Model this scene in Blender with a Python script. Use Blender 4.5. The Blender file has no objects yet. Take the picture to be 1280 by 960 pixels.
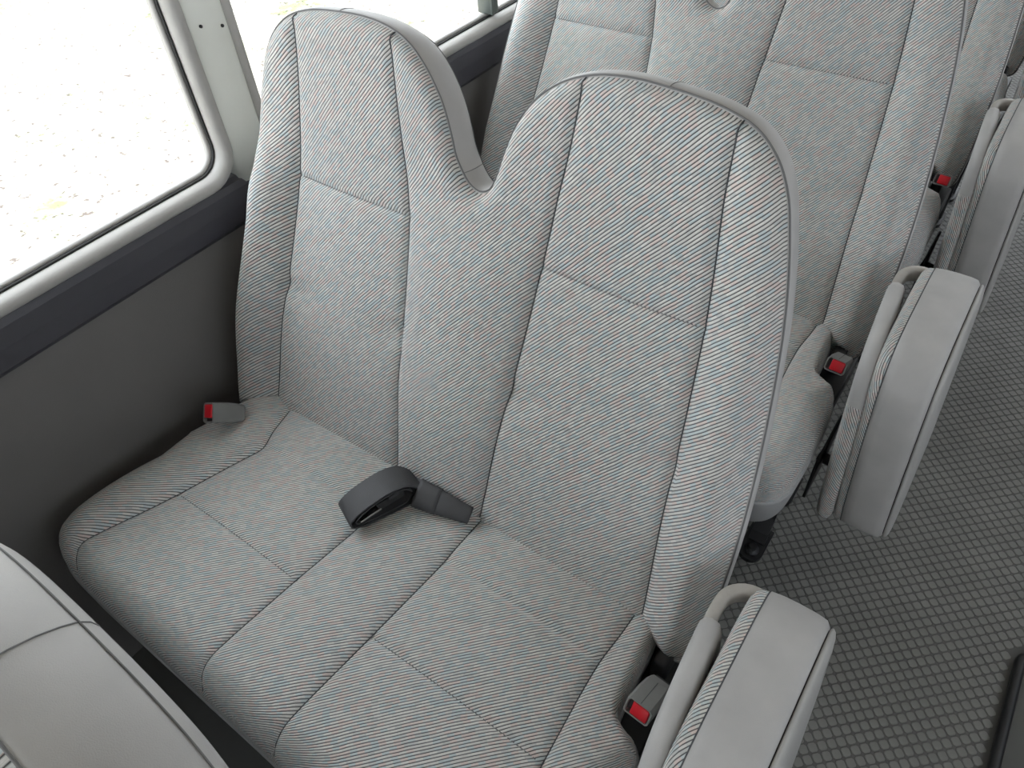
import bpy, bmesh, math, random
import numpy as np
from mathutils import Matrix, Vector
from mathutils.geometry import delaunay_2d_cdt

random.seed(4)
scn = bpy.context.scene
COL = scn.collection

# ------------------------------------------------------------------ camera
F_PX = 908.5
CAM = np.array([0.0, 0.0, 1.35])
PITCH, YAW, ROLL = map(math.radians, (46.06, 39.18, -4.89))
fwd = np.array([-math.sin(YAW)*math.cos(PITCH), math.cos(YAW)*math.cos(PITCH), -math.sin(PITCH)])
rt0 = np.array([math.cos(YAW), math.sin(YAW), 0.0])
up0 = np.cross(rt0, fwd)
rgt = math.cos(ROLL)*rt0 + math.sin(ROLL)*up0
upv = -math.sin(ROLL)*rt0 + math.cos(ROLL)*up0
cd = bpy.data.cameras.new('camera')
cd.sensor_width = 36.0
cd.lens = F_PX/1280*36.0
cd.clip_start = 0.02
cam = bpy.data.objects.new('camera', cd)
COL.objects.link(cam)
M = Matrix.Identity(4)
for i in range(3):
    M[i][0], M[i][1], M[i][2], M[i][3] = rgt[i], upv[i], -fwd[i], CAM[i]
cam.matrix_world = M
scn.camera = cam

# ------------------------------------------------------------------ sky and exposure
w = bpy.data.worlds.new('overcast_sky')
scn.world = w
w.use_nodes = True
bg = w.node_tree.nodes['Background']
bg.inputs[0].default_value = (0.895, 0.942, 1.0, 1)
bg.inputs[1].default_value = 3.0
vs = scn.view_settings
vs.view_transform = 'Standard'
vs.look = 'None'
vs.gamma = 1.0
vs.use_curve_mapping = False
vs.exposure = 1.03

# ------------------------------------------------------------------ material helpers
def new_mat(name):
    m = bpy.data.materials.new(name)
    m.use_nodes = True
    nt = m.node_tree
    return m, nt, nt.nodes['Principled BSDF']

def node(nt, kind, **kw):
    n = nt.nodes.new(kind)
    for k, v in kw.items():
        setattr(n, k, v)
    return n

def math_n(nt, op, a, b=None, c=None):
    n = node(nt, 'ShaderNodeMath', operation=op)
    for i, v in enumerate((a, b, c)):
        if v is None:
            continue
        if isinstance(v, (int, float)):
            n.inputs[i].default_value = v
        else:
            nt.links.new(v, n.inputs[i])
    return n.outputs[0]

def plain(name, col, rough=0.5, noise=0.0, nscale=40.0, bump=0.0, bscale=600.0, metal=0.0, spec=0.5, coat=0.0):
    m, nt, p = new_mat(name)
    p.inputs['Base Color'].default_value = (*col, 1)
    p.inputs['Roughness'].default_value = rough
    p.inputs['Metallic'].default_value = metal
    p.inputs['Specular IOR Level'].default_value = spec
    tc = node(nt, 'ShaderNodeTexCoord')
    if noise:
        nz = node(nt, 'ShaderNodeTexNoise')
        nz.inputs['Scale'].default_value = nscale
        nz.inputs['Detail'].default_value = 5
        nt.links.new(tc.outputs['Object'], nz.inputs['Vector'])
        mr = node(nt, 'ShaderNodeMapRange')
        mr.inputs['From Min'].default_value = 0.3
        mr.inputs['From Max'].default_value = 0.7
        mr.inputs['To Min'].default_value = 1-noise
        mr.inputs['To Max'].default_value = 1+noise
        nt.links.new(nz.outputs[0], mr.inputs[0])
        mx = node(nt, 'ShaderNodeVectorMath', operation='SCALE')
        mx.inputs[0].default_value = col
        nt.links.new(mr.outputs[0], mx.inputs['Scale'])
        nt.links.new(mx.outputs[0], p.inputs['Base Color'])
    if bump:
        nz = node(nt, 'ShaderNodeTexNoise')
        nz.inputs['Scale'].default_value = bscale
        nz.inputs['Detail'].default_value = 2
        nt.links.new(tc.outputs['Object'], nz.inputs['Vector'])
        b = node(nt, 'ShaderNodeBump')
        b.inputs['Strength'].default_value = bump
        b.inputs['Distance'].default_value = 0.001
        nt.links.new(nz.outputs[0], b.inputs['Height'])
        nt.links.new(b.outputs[0], p.inputs['Normal'])
    return m

def fabric_mat():
    """Diagonal rib weave: ribs of 3.8 mm at 48 degrees, yarn in short grey, blue and pink dashes."""
    m, nt, p = new_mat('rib_fabric')
    L = nt.links
    uv = node(nt, 'ShaderNodeUVMap', uv_map='rib')
    sep = node(nt, 'ShaderNodeSeparateXYZ')
    L.new(uv.outputs[0], sep.inputs[0])
    u, v = sep.outputs[0], sep.outputs[1]
    th = math.radians(48)
    a = math_n(nt, 'ADD', math_n(nt, 'MULTIPLY', u, math.cos(th)), math_n(nt, 'MULTIPLY', v, math.sin(th)))
    b0 = math_n(nt, 'ADD', math_n(nt, 'MULTIPLY', u, -math.sin(th)), math_n(nt, 'MULTIPLY', v, math.cos(th)))
    wn = node(nt, 'ShaderNodeTexNoise')
    wn.inputs['Scale'].default_value = 25
    wn.inputs['Detail'].default_value = 1
    L.new(uv.outputs[0], wn.inputs['Vector'])
    b1 = math_n(nt, 'ADD', b0, math_n(nt, 'MULTIPLY', math_n(nt, 'SUBTRACT', wn.outputs[0], 0.5), 0.0016))
    bs = math_n(nt, 'DIVIDE', b1, 0.0038)
    t = math_n(nt, 'FRACT', bs)
    i = math_n(nt, 'FLOOR', bs)
    q = math_n(nt, 'SUBTRACT', math_n(nt, 'MULTIPLY', t, 2.0), 1.0)
    h = math_n(nt, 'SUBTRACT', 1.0, math_n(nt, 'MULTIPLY', q, q))          # 0 in the groove, 1 on the rib
    wn1 = node(nt, 'ShaderNodeTexWhiteNoise', noise_dimensions='1D')
    L.new(i, wn1.inputs['W'])
    s = math_n(nt, 'ADD', math_n(nt, 'DIVIDE', a, 0.0085), math_n(nt, 'MULTIPLY', wn1.outputs[0], 9.0))
    k = math_n(nt, 'FLOOR', s)
    cmb = node(nt, 'ShaderNodeCombineXYZ')
    L.new(i, cmb.inputs[0])
    L.new(k, cmb.inputs[1])
    wn2 = node(nt, 'ShaderNodeTexWhiteNoise', noise_dimensions='2D')
    L.new(cmb.outputs[0], wn2.inputs['Vector'])
    cr = node(nt, 'ShaderNodeValToRGB')
    cr.color_ramp.interpolation = 'CONSTANT'
    els = cr.color_ramp.elements
    cols = [(0.0, (0.58, 0.568, 0.545)), (0.30, (0.495, 0.545, 0.555)), (0.54, (0.62, 0.608, 0.58)),
            (0.74, (0.61, 0.525, 0.495)), (0.92, (0.50, 0.505, 0.495))]
    els[0].position, els[0].color = 0.0, (*cols[0][1], 1)
    els[1].position, els[1].color = cols[1][0], (*cols[1][1], 1)
    for pos, c in cols[2:]:
        e = els.new(pos)
        e.color = (*c, 1)
    L.new(wn2.outputs[0], cr.inputs[0])
    # yarn colour darkens smoothly from rib crest to groove, with fine mottling
    mr = node(nt, 'ShaderNodeMapRange', interpolation_type='SMOOTHSTEP')
    mr.inputs['From Min'].default_value = 0.05
    mr.inputs['From Max'].default_value = 0.85
    mr.inputs['To Min'].default_value = 0.05
    mr.inputs['To Max'].default_value = 1.0
    L.new(h, mr.inputs[0])
    fz = node(nt, 'ShaderNodeTexNoise')
    fz.inputs['Scale'].default_value = 1500
    fz.inputs['Detail'].default_value = 1
    L.new(uv.outputs[0], fz.inputs['Vector'])
    fm = math_n(nt, 'ADD', math_n(nt, 'MULTIPLY', fz.outputs[0], 0.5), 0.75)
    sc = node(nt, 'ShaderNodeVectorMath', operation='SCALE')
    L.new(cr.outputs[0], sc.inputs[0])
    L.new(math_n(nt, 'MULTIPLY', mr.outputs[0], fm), sc.inputs['Scale'])
    L.new(sc.outputs[0], p.inputs['Base Color'])
    bm_ = node(nt, 'ShaderNodeBump')
    bm_.inputs['Strength'].default_value = 0.7
    bm_.inputs['Distance'].default_value = 0.0012
    L.new(math_n(nt, 'ADD', h, math_n(nt, 'MULTIPLY', fz.outputs[0], 0.3)), bm_.inputs['Height'])
    L.new(bm_.outputs[0], p.inputs['Normal'])
    p.inputs['Roughness'].default_value = 0.9
    p.inputs['Specular IOR Level'].default_value = 0.15
    p.inputs['Sheen Weight'].default_value = 0.25
    p.inputs['Sheen Roughness'].default_value = 0.5
    return m

def glass_mat(name, tint):
    m = bpy.data.materials.new(name)
    m.use_nodes = True
    nt = m.node_tree
    nt.nodes.clear()
    out = node(nt, 'ShaderNodeOutputMaterial')
    tr = node(nt, 'ShaderNodeBsdfTransparent')
    tr.inputs[0].default_value = (*tint, 1)
    gl = node(nt, 'ShaderNodeBsdfGlossy')
    gl.inputs['Roughness'].default_value = 0.02
    lw = node(nt, 'ShaderNodeLayerWeight')
    fr = node(nt, 'ShaderNodeMath', operation='MULTIPLY_ADD')
    fp5 = node(nt, 'ShaderNodeMath', operation='POWER')
    fp5.inputs[1].default_value = 5.0
    lw.inputs[0].default_value = 0.5
    nt.links.new(lw.outputs['Facing'], fp5.inputs[0])
    nt.links.new(fp5.outputs[0], fr.inputs[0])
    fr.inputs[1].default_value = 0.7
    fr.inputs[2].default_value = 0.03
    mx = node(nt, 'ShaderNodeMixShader')
    nt.links.new(fr.outputs[0], mx.inputs[0])
    nt.links.new(tr.outputs[0], mx.inputs[1])
    nt.links.new(gl.outputs[0], mx.inputs[2])
    nt.links.new(mx.outputs[0], out.inputs[0])
    return m

def ground_mat():
    m, nt, p = new_mat('pale_gravel')
    L = nt.links
    tc = node(nt, 'ShaderNodeTexCoord')
    n1 = node(nt, 'ShaderNodeTexNoise')
    n1.inputs['Scale'].default_value = 1.2
    n1.inputs['Detail'].default_value = 8
    n1.inputs['Roughness'].default_value = 0.7
    L.new(tc.outputs['Object'], n1.inputs['Vector'])
    n2 = node(nt, 'ShaderNodeTexNoise')
    n2.inputs['Scale'].default_value = 22
    n2.inputs['Detail'].default_value = 4
    L.new(tc.outputs['Object'], n2.inputs['Vector'])
    r1 = node(nt, 'ShaderNodeValToRGB')
    r1.color_ramp.elements[0].position = 0.53
    r1.color_ramp.elements[0].color = (0.57, 0.51, 0.43, 1)
    r1.color_ramp.elements[1].position = 0.64
    r1.color_ramp.elements[1].color = (0.21, 0.24, 0.11, 1)
    L.new(n1.outputs[0], r1.inputs[0])
    r2 = node(nt, 'ShaderNodeValToRGB')
    r2.color_ramp.elements[0].position = 0.33
    r2.color_ramp.elements[0].color = (0.22, 0.20, 0.20, 1)
    r2.color_ramp.elements[1].position = 0.42
    r2.color_ramp.elements[1].color = (1, 1, 1, 1)
    L.new(n2.outputs[0], r2.inputs[0])
    mx = node(nt, 'ShaderNodeMix', data_type='RGBA', blend_type='MULTIPLY')
    mx.inputs[0].default_value = 1.0
    L.new(r1.outputs[0], mx.inputs[6])
    L.new(r2.outputs[0], mx.inputs[7])
    L.new(mx.outputs[2], p.inputs['Base Color'])
    p.inputs['Roughness'].default_value = 0.95
    return m

MAT = dict(
    fabric=fabric_mat(),
    vinyl=plain('grey_vinyl', (0.39, 0.382, 0.372), 0.55, noise=0.07, nscale=18, bump=0.25, bscale=1400),
    skirt=plain('skirt_vinyl', (0.33, 0.33, 0.33), 0.6, noise=0.05, nscale=18, bump=0.2, bscale=1400),
    shell=plain('grey_plastic_shell', (0.37, 0.365, 0.35), 0.38, noise=0.03, nscale=25, bump=0.1, bscale=900),
    rim_thread=plain('grey_thread', (0.16, 0.16, 0.16), 0.9),
    thread=plain('dark_thread', (0.07, 0.075, 0.08), 0.9),
    black=plain('black_plastic', (0.02, 0.02, 0.022), 0.45, bump=0.1),
    steel=plain('black_steel', (0.018, 0.018, 0.02), 0.4, noise=0.1),
    bolt=plain('bolt_steel', (0.10, 0.10, 0.10), 0.35, metal=0.8),
    webbing=plain('belt_webbing', (0.050, 0.050, 0.053), 0.55, noise=0.10, nscale=30, bump=0.4, bscale=1100),
    chrome=plain('tongue_metal', (0.7, 0.7, 0.7), 0.25, metal=1.0),
    buckle=plain('buckle_plastic', (0.20, 0.20, 0.195), 0.5, noise=0.04, bump=0.15, bscale=1200),
    red=plain('red_button', (0.55, 0.008, 0.018), 0.35),
    bracket=plain('bracket_plastic', (0.36, 0.34, 0.31), 0.45, noise=0.06, nscale=60),
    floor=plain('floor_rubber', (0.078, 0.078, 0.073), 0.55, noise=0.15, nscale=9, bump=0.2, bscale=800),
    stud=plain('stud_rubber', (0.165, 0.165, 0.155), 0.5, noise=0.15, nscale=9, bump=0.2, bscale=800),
    panel=plain('wall_panel', (0.165, 0.158, 0.152), 0.6, noise=0.03, nscale=12, bump=0.35, bscale=900),
    belt=plain('belt_vinyl', (0.060, 0.059, 0.071), 0.42, noise=0.05, nscale=15, bump=0.2, bscale=900),
    pillar=plain('pillar_panel', (0.76, 0.775, 0.72), 0.5, noise=0.03, nscale=10, bump=0.15, bscale=900),
    frame=plain('window_rubber_frame', (0.40, 0.39, 0.37), 0.5, noise=0.04, bump=0.2, bscale=900),
    gasket=plain('black_gasket', (0.02, 0.02, 0.02), 0.5),
    rail=plain('green_grey_rail', (0.13, 0.15, 0.14), 0.35, metal=0.3),
    ceiling=plain('ceiling_liner', (0.66, 0.63, 0.58), 0.8, bump=0.2, bscale=400),
    glass=glass_mat('window_glass', (0.96, 0.965, 0.96)),
    dimming=glass_mat('dimming_glass', (0.62, 0.625, 0.63)),  # tint added to the unseen right-hand panes to weaken daylight from that side
    ground=ground_mat(),
    body=plain('painted_body', (0.6, 0.6, 0.6), 0.4),
)

# ------------------------------------------------------------------ object helpers
def link(name, me, mat, parent=None, smooth=True):
    if mat is not None and not me.materials:
        me.materials.append(MAT[mat])
    if smooth:
        me.polygons.foreach_set('use_smooth', [True]*len(me.polygons))
    o = bpy.data.objects.new(name, me)
    COL.objects.link(o)
    if parent is not None:
        o.parent = parent
    return o

def mesh(verts, faces):
    me = bpy.data.meshes.new('m')
    me.from_pydata([tuple(map(float, v)) for v in verts], [], [tuple(map(int, f)) for f in faces])
    bm = bmesh.new()
    bm.from_mesh(me)
    bmesh.ops.recalc_face_normals(bm, faces=bm.faces)
    bm.to_mesh(me)
    bm.free()
    me.update()
    return me

def mesh_raw(verts, faces):
    me = bpy.data.meshes.new('m')
    me.from_pydata(np.asarray(verts, float).tolist(), [], [tuple(map(int, f)) for f in faces])
    me.update()
    return me

def empty(name, loc, label, cat, group=None):
    o = bpy.data.objects.new(name, None)
    COL.objects.link(o)
    o.location = loc
    o.empty_display_size = 0.05
    tag(o, label, cat, group)
    return o

def tag(o, label, cat, group=None):
    o['label'] = label
    o['category'] = cat
    if group:
        o['group'] = group
    return o

def structure(o):
    o['kind'] = 'structure'
    return o

def copy_tree(o, parent=None):
    c = o.copy()
    COL.objects.link(c)
    c.parent = parent
    for ch in [x for x in list(bpy.data.objects) if x.parent == o]:
        copy_tree(ch, c)
    return c

def box(x0, x1, y0, y1, z0, z1, bev=0.0, seg=2):
    bm = bmesh.new()
    bmesh.ops.create_cube(bm, size=1)
    for v in bm.verts:
        v.co = Vector(((x0+x1)/2+v.co.x*(x1-x0), (y0+y1)/2+v.co.y*(y1-y0), (z0+z1)/2+v.co.z*(z1-z0)))
    if bev:
        bmesh.ops.bevel(bm, geom=list(bm.edges), offset=bev, segments=seg, affect='EDGES', profile=0.5)
    me = bpy.data.meshes.new('m')
    bm.to_mesh(me)
    bm.free()
    return me

def merge(*mes):
    bm = bmesh.new()
    for m in mes:
        bm.from_mesh(m)
    me = bpy.data.meshes.new('m')
    bm.to_mesh(me)
    bm.free()
    return me

def catmull(pts, step, closed=False):
    P = np.array(pts, float)
    n = len(P)
    out = []
    rng = range(n if closed else n-1)
    for i in rng:
        p1, p2 = P[i], P[(i+1) % n]
        p0 = P[(i-1) % n] if (closed or i > 0) else 2*p1-p2
        p3 = P[(i+2) % n] if (closed or i < n-2) else 2*p2-p1
        t0 = 0.0
        t1 = t0+np.linalg.norm(p1-p0)**0.5
        t2 = t1+np.linalg.norm(p2-p1)**0.5
        t3 = t2+np.linalg.norm(p3-p2)**0.5
        k = max(2, int(round(np.linalg.norm(p2-p1)/step*1.5)))
        for j in range(k):
            t = t1+(t2-t1)*j/k
            A1 = (t1-t)/(t1-t0)*p0+(t-t0)/(t1-t0)*p1
            A2 = (t2-t)/(t2-t1)*p1+(t-t1)/(t2-t1)*p2
            A3 = (t3-t)/(t3-t2)*p2+(t-t2)/(t3-t2)*p3
            B1 = (t2-t)/(t2-t0)*A1+(t-t0)/(t2-t0)*A2
            B2 = (t3-t)/(t3-t1)*A2+(t-t1)/(t3-t1)*A3
            out.append((t2-t)/(t2-t1)*B1+(t-t1)/(t2-t1)*B2)
    if not closed:
        out.append(P[-1])
    out = np.array(out)
    return resample(out, step, closed)

def resample(P, step, closed=False):
    Q = np.vstack([P, P[:1]]) if closed else P
    d = np.r_[0, np.cumsum(np.linalg.norm(np.diff(Q, axis=0), axis=1))]
    n = max(2, int(round(d[-1]/step)))
    s = np.linspace(0, d[-1], n+1)
    R = np.stack([np.interp(s, d, Q[:, k]) for k in range(Q.shape[1])], 1)
    return R[:-1] if closed else R

def sweep(path, prof, closed=False, up=(0, 0, 1), cap=True):
    """sweep a closed 2D profile (a: sideways, b: along up) along a 3D path; prof may be a function of the index"""
    P = [Vector(p) for p in path]
    n = len(P)
    V, Fc = [], []
    up = Vector(up)
    for i in range(n):
        if closed:
            t = P[(i+1) % n]-P[i-1]
        else:
            t = P[min(i+1, n-1)]-P[max(i-1, 0)]
        t.normalize()
        s = t.cross(up)
        if s.length < 1e-4:
            s = t.cross(Vector((1, 0, 0.1)))
        s.normalize()
        b = s.cross(t)
        pr = prof(i/(n-1)) if callable(prof) else prof
        m = len(pr)
        for a_, b_ in pr:
            V.append(P[i]+s*a_+b*b_)
    for i in range(n if closed else n-1):
        for j in range(m):
            Fc.append((i*m+j, i*m+(j+1) % m, ((i+1) % n)*m+(j+1) % m, ((i+1) % n)*m+j))
    if cap and not closed:
        Fc.append(tuple(range(m))[::-1])
        Fc.append(tuple(range((n-1)*m, n*m)))
    return mesh(V, Fc)

def circle(r, n=8, rx=None):
    rx = r if rx is None else rx
    return [(rx*math.cos(2*math.pi*k/n), r*math.sin(2*math.pi*k/n)) for k in range(n)]

def cyl(p0, p1, r0, r1=None, n=16):
    r1 = r0 if r1 is None else r1
    return sweep([p0, p1], lambda t: circle(r0+(r1-r0)*t, n), up=(0.31, 0.2, 0.93))

# --- distances in a plane -----------------------------------------------------
def seg_dist(P, A, B):
    """distance of points P to the segments A-B; returns distance and index of the nearest segment"""
    best = np.full(len(P), 1e9)
    idx = np.zeros(len(P), int)
    near = np.zeros_like(P)
    for k in range(len(A)):
        ab = B[k]-A[k]
        t = np.clip(((P-A[k])@ab)/max(ab@ab, 1e-12), 0, 1)
        q = A[k]+t[:, None]*ab
        d = np.hypot(*(P-q).T)
        m = d < best
        best[m] = d[m]
        idx[m] = k
        near[m] = q[m]
    return best, idx, near

def inside(P, poly):
    r = np.zeros(len(P), bool)
    x, y = P.T
    n = len(poly)
    for i in range(n):
        x0, y0 = poly[i]
        x1, y1 = poly[(i+1) % n]
        c = ((y0 > y) != (y1 > y))
        with np.errstate(divide='ignore', invalid='ignore'):
            xi = (x1-x0)*(y-y0)/(y1-y0)+x0
        r ^= c & (x < xi)
    return r

def outward(poly):
    """outward unit normals of a closed polygon, smoothed"""
    t = np.roll(poly, -1, 0)-np.roll(poly, 1, 0)
    nrm = np.stack([t[:, 1], -t[:, 0]], 1)
    nrm /= np.linalg.norm(nrm, axis=1)[:, None]+1e-12
    area = 0.5*np.sum(poly[:, 0]*np.roll(poly[:, 1], -1)-np.roll(poly[:, 0], -1)*poly[:, 1])
    return nrm if area > 0 else -nrm

def pad_surface(outline, seams, grid):
    """triangulate a padded cover: outline (closed), seams (open polylines), dense near both"""
    pts, edges = [], []
    def addline(L, closed):
        s = len(pts)
        pts.extend(map(tuple, L))
        for i in range(len(L)-(0 if closed else 1)):
            edges.append((s+i, s+(i+1) % len(L)))
    addline(outline, True)
    for s in seams:
        addline(s, False)
    nrm = outward(outline)
    extra = []
    for d in (0.003, 0.007, 0.012, 0.018, 0.025, 0.033, 0.042):
        extra.append(outline-nrm*d)
    for s in seams:
        t = np.gradient(s, axis=0)
        n = np.stack([t[:, 1], -t[:, 0]], 1)
        n /= np.linalg.norm(n, axis=1)[:, None]
        for d in (0.003, 0.007):
            extra += [s+n*d, s-n*d]
    ex = np.vstack(extra)
    lo, hi = outline.min(0), outline.max(0)
    gx, gy = np.meshgrid(np.arange(lo[0], hi[0], grid), np.arange(lo[1], hi[1], grid))
    gp = np.stack([gx.ravel(), gy.ravel()], 1)
    gp[:, 0] += (np.floor((gp[:, 1]-lo[1])/grid+0.5) % 2)*grid/2
    A, B = outline, np.roll(outline, -1, 0)
    SA = np.vstack([s[:-1] for s in seams]) if seams else np.zeros((0, 2))
    SB = np.vstack([s[1:] for s in seams]) if seams else np.zeros((0, 2))
    ins = inside(gp, outline)
    gp = gp[ins]
    dg, _, _ = seg_dist(gp, A, B)
    gp = gp[dg > 0.045]
    if len(SA):
        ds, _, _ = seg_dist(gp, SA, SB)
        gp = gp[ds > 0.009]
    ins = inside(ex, outline)
    ex = ex[ins]
    de, _, _ = seg_dist(ex, A, B)
    ok = de > 0.0025
    if len(SA):
        ds, _, _ = seg_dist(ex, SA, SB)
        ok &= ds > 0.0025
    ex = ex[ok]
    # thin out close neighbours
    keep, cells = [], set()
    for p in ex:
        c = (int(p[0]/0.0035), int(p[1]/0.0035))
        if c in cells:
            continue
        cells.add(c)
        keep.append(p)
    allp = pts+[tuple(p) for p in keep]+[tuple(p) for p in gp]
    v, e, f, *_ = delaunay_2d_cdt([Vector(p) for p in allp], edges, [], 1, 1e-6)
    return np.array([tuple(p) for p in v]), [tuple(t) for t in f]

def split_parts(P2, faces, P3, UV, region_fn, names, parent, mat):
    """one mesh per region (panels between the seams), each with its 'rib' UV map"""
    cen = np.array([P2[list(f)].mean(0) for f in faces])
    reg = region_fn(cen)
    out = []
    for r, nm in names:
        fs = [faces[i] for i in np.nonzero(reg == r)[0]]
        if not fs:
            continue
        ids = sorted({i for f in fs for i in f})
        mp = {i: k for k, i in enumerate(ids)}
        me = mesh_raw(P3[ids], [tuple(mp[i] for i in f) for f in fs])
        add_uv(me, UV[ids])
        out.append(link(nm, me, mat, parent))
    return out

def add_uv(me, uv):
    l = me.uv_layers.new(name='rib')
    arr = np.zeros(len(me.loops)*2)
    vi = np.zeros(len(me.loops), int)
    me.loops.foreach_get('vertex_index', vi)
    l.data.foreach_set('uv', np.asarray(uv)[vi].ravel())

def orient(me, axis):
    """flip faces so that the average normal points along axis"""
    s = Vector((0, 0, 0))
    for p in me.polygons:
        s += p.normal*p.area
    if s.dot(Vector(axis)) < 0:
        me.flip_normals()

# ================================================================== STRUCTURE
WX = -1.02          # inner face of the window-side wall
RX = 1.02
Y0, Y1 = -2.75, 4.75
ZB, ZT = 0.755, 1.52
WIN = [(-2.04, -0.80), (-0.68, 0.586), (0.657, 1.93), (2.03, 3.27), (3.37, 4.6)]

# floor sheet with raised rubber studs
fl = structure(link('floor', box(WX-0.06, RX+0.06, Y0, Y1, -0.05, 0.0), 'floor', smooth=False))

def stud_mesh():
    s, h = 0.0074, 0.0011
    def ring(r, z):
        o = []
        for qx, qy in ((1, .62), (.62, 1), (-.62, 1), (-1, .62), (-1, -.62), (-.62, -1), (.62, -1), (1, -.62)):
            o.append((qx*r, qy*r, z))
        return o
    V = ring(s, 0)+ring(s*0.97, h*0.7)+ring(s*0.86, h)
    Fc = [(k, (k+1) % 8, 8+(k+1) % 8, 8+k) for k in range(8)]
    Fc += [(8+k, 8+(k+1) % 8, 16+(k+1) % 8, 16+k) for k in range(8)]
    Fc.append(tuple(range(16, 24)))
    c, s_ = math.cos(math.pi/4), math.sin(math.pi/4)
    V = [(x*c-y*s_, x*s_+y*c, z) for x, y, z in V]
    return V, Fc

SV, SF = stud_mesh()
PIT = 0.0170
cx0, cy0 = -0.02, 0.55
studs = []
for i in range(-260, 260):
    for j in range(-260, 260):
        x = cx0+(i-j)*PIT*math.sqrt(0.5)
        y = cy0+(i+j)*PIT*math.sqrt(0.5)
        if -0.60 < x < 0.92 and -0.35 < y < 3.6 and not (x > 0.345 and y < 0.965):
            studs.append((x, y))
def project(p):
    d = np.array(p)-CAM
    k = d@fwd
    return 640+F_PX*(d@rgt)/k, 480-F_PX*(d@upv)/k, k
near, far_ = [], []
for x, y in studs:
    px, py, k = project((x, y, 0))
    vis = k > 0 and 0 < px < 1275 and 300 < py < 955 and px > 1060-(py-700)*0.47+14
    (near if vis else far_).append((k, x, y))
near.sort()
far_ += near[300:]
near = near[:300]
stud_me = mesh_raw(SV, SF)
for k, x, y in near:
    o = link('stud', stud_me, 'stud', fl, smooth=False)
    o.location = (x, y, 0)
V = (np.array([(x, y, 0.0) for k, x, y in far_])[:, None, :]+np.array(SV)[None]).reshape(-1, 3)
Fc = [tuple(q+b for q in f) for b in range(0, len(V), len(SV)) for f in SF]
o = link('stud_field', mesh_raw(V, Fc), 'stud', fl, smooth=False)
o['kind'] = 'stuff'

# walls, ceiling
def side_wall(name, x_in, sgn):
    """sgn -1: window-side wall (thickness goes to -x)"""
    xa, xb = sorted((x_in, x_in+sgn*0.06))
    structure(link(name, merge(box(xa, xb, Y0, Y1, 0.0, ZB-0.001), box(xa, xb, Y0, Y1, ZT, 1.86)), 'panel', smooth=False))
side_wall('wall_left', WX, -1)
side_wall('wall_right', RX, 1)
structure(link('ceiling', box(WX-0.06, RX+0.06, Y0, Y1, 1.86, 1.92), 'ceiling', smooth=False))
structure(link('wall_rear', merge(box(WX-0.06, RX+0.06, Y1, Y1+0.06, -0.05, 0.85),
                                  box(WX-0.06, RX+0.06, Y1, Y1+0.06, 1.5, 1.92),
                                  box(WX-0.06, -0.8, Y1, Y1+0.06, 0.85, 1.5),
                                  box(0.8, RX+0.06, Y1, Y1+0.06, 0.85, 1.5)), 'panel', smooth=False))
structure(link('wall_front', merge(box(WX-0.06, RX+0.06, Y0-0.06, Y0, -0.05, 0.7),
                                   box(WX-0.06, RX+0.06, Y0-0.06, Y0, 1.7, 1.92)), 'panel', smooth=False))
# dark padded belt below the windows
def belt_strip(name, x_in, sgn):
    a = x_in
    prof = [(0, 0.674), (0.006, 0.676), (0.011, 0.684), (0.013, 0.715), (0.012, 0.742), (0.008, 0.752), (0.0, 0.7575), (-0.012, 0.758), (-0.012, 0.674)]
    V, Fc = [], []
    n = len(prof)
    for y in (Y0, Y1):
        V += [(a-sgn*p, y, z) for p, z in prof]
    for j in range(n):
        Fc.append((j, (j+1) % n, n+(j+1) % n, n+j))
    Fc += [tuple(range(n)), tuple(range(n, 2*n))]
    structure(link(name, mesh(V, Fc), 'belt', smooth=False))
belt_strip('trim_1', WX, -1)
belt_strip('trim_2', RX, 1)

def rrect(y0, y1, z0, z1, r, n=7):
    P = []
    for cy, cz, a0 in ((y1-r, z1-r, 0), (y0+r, z1-r, 90), (y0+r, z0+r, 180), (y1-r, z0+r, 270)):
        for k in range(n+1):
            a = math.radians(a0+90*k/n)
            P.append((cy+r*math.cos(a), cz+r*math.sin(a)))
    return np.array(P)

# pillars between the windows (light vinyl), window units with frame, gasket and glass
tn = 3
def pillar(y0, y1, x_in, sgn):
    global tn
    # panel with rounded edges, slightly narrower at the bottom
    prof = []
    for k in range(9):
        f = k/8
        prof.append((y0+(y1-y0)*f, 0.006+0.010*math.sin(math.pi*f)**0.6))
    V, Fc = [], []
    rows = 8
    for q in range(rows+1):
        z = ZB-0.01+(ZT+0.01-ZB)*q/rows
        for y, p in prof:
            V.append((x_in-sgn*p, y, z))
        V += [(x_in+sgn*0.06, y1, z), (x_in+sgn*0.06, y0, z)]
    n = len(prof)+2
    for q in range(rows):
        for j in range(n):
            Fc.append((q*n+j, q*n+(j+1) % n, (q+1)*n+(j+1) % n, (q+1)*n+j))
    Fc += [tuple(range(n)), tuple(range(rows*n, rows*n+n))]
    structure(link('trim_%d' % tn, mesh(V, Fc), 'pillar'))
    tn += 1

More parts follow.
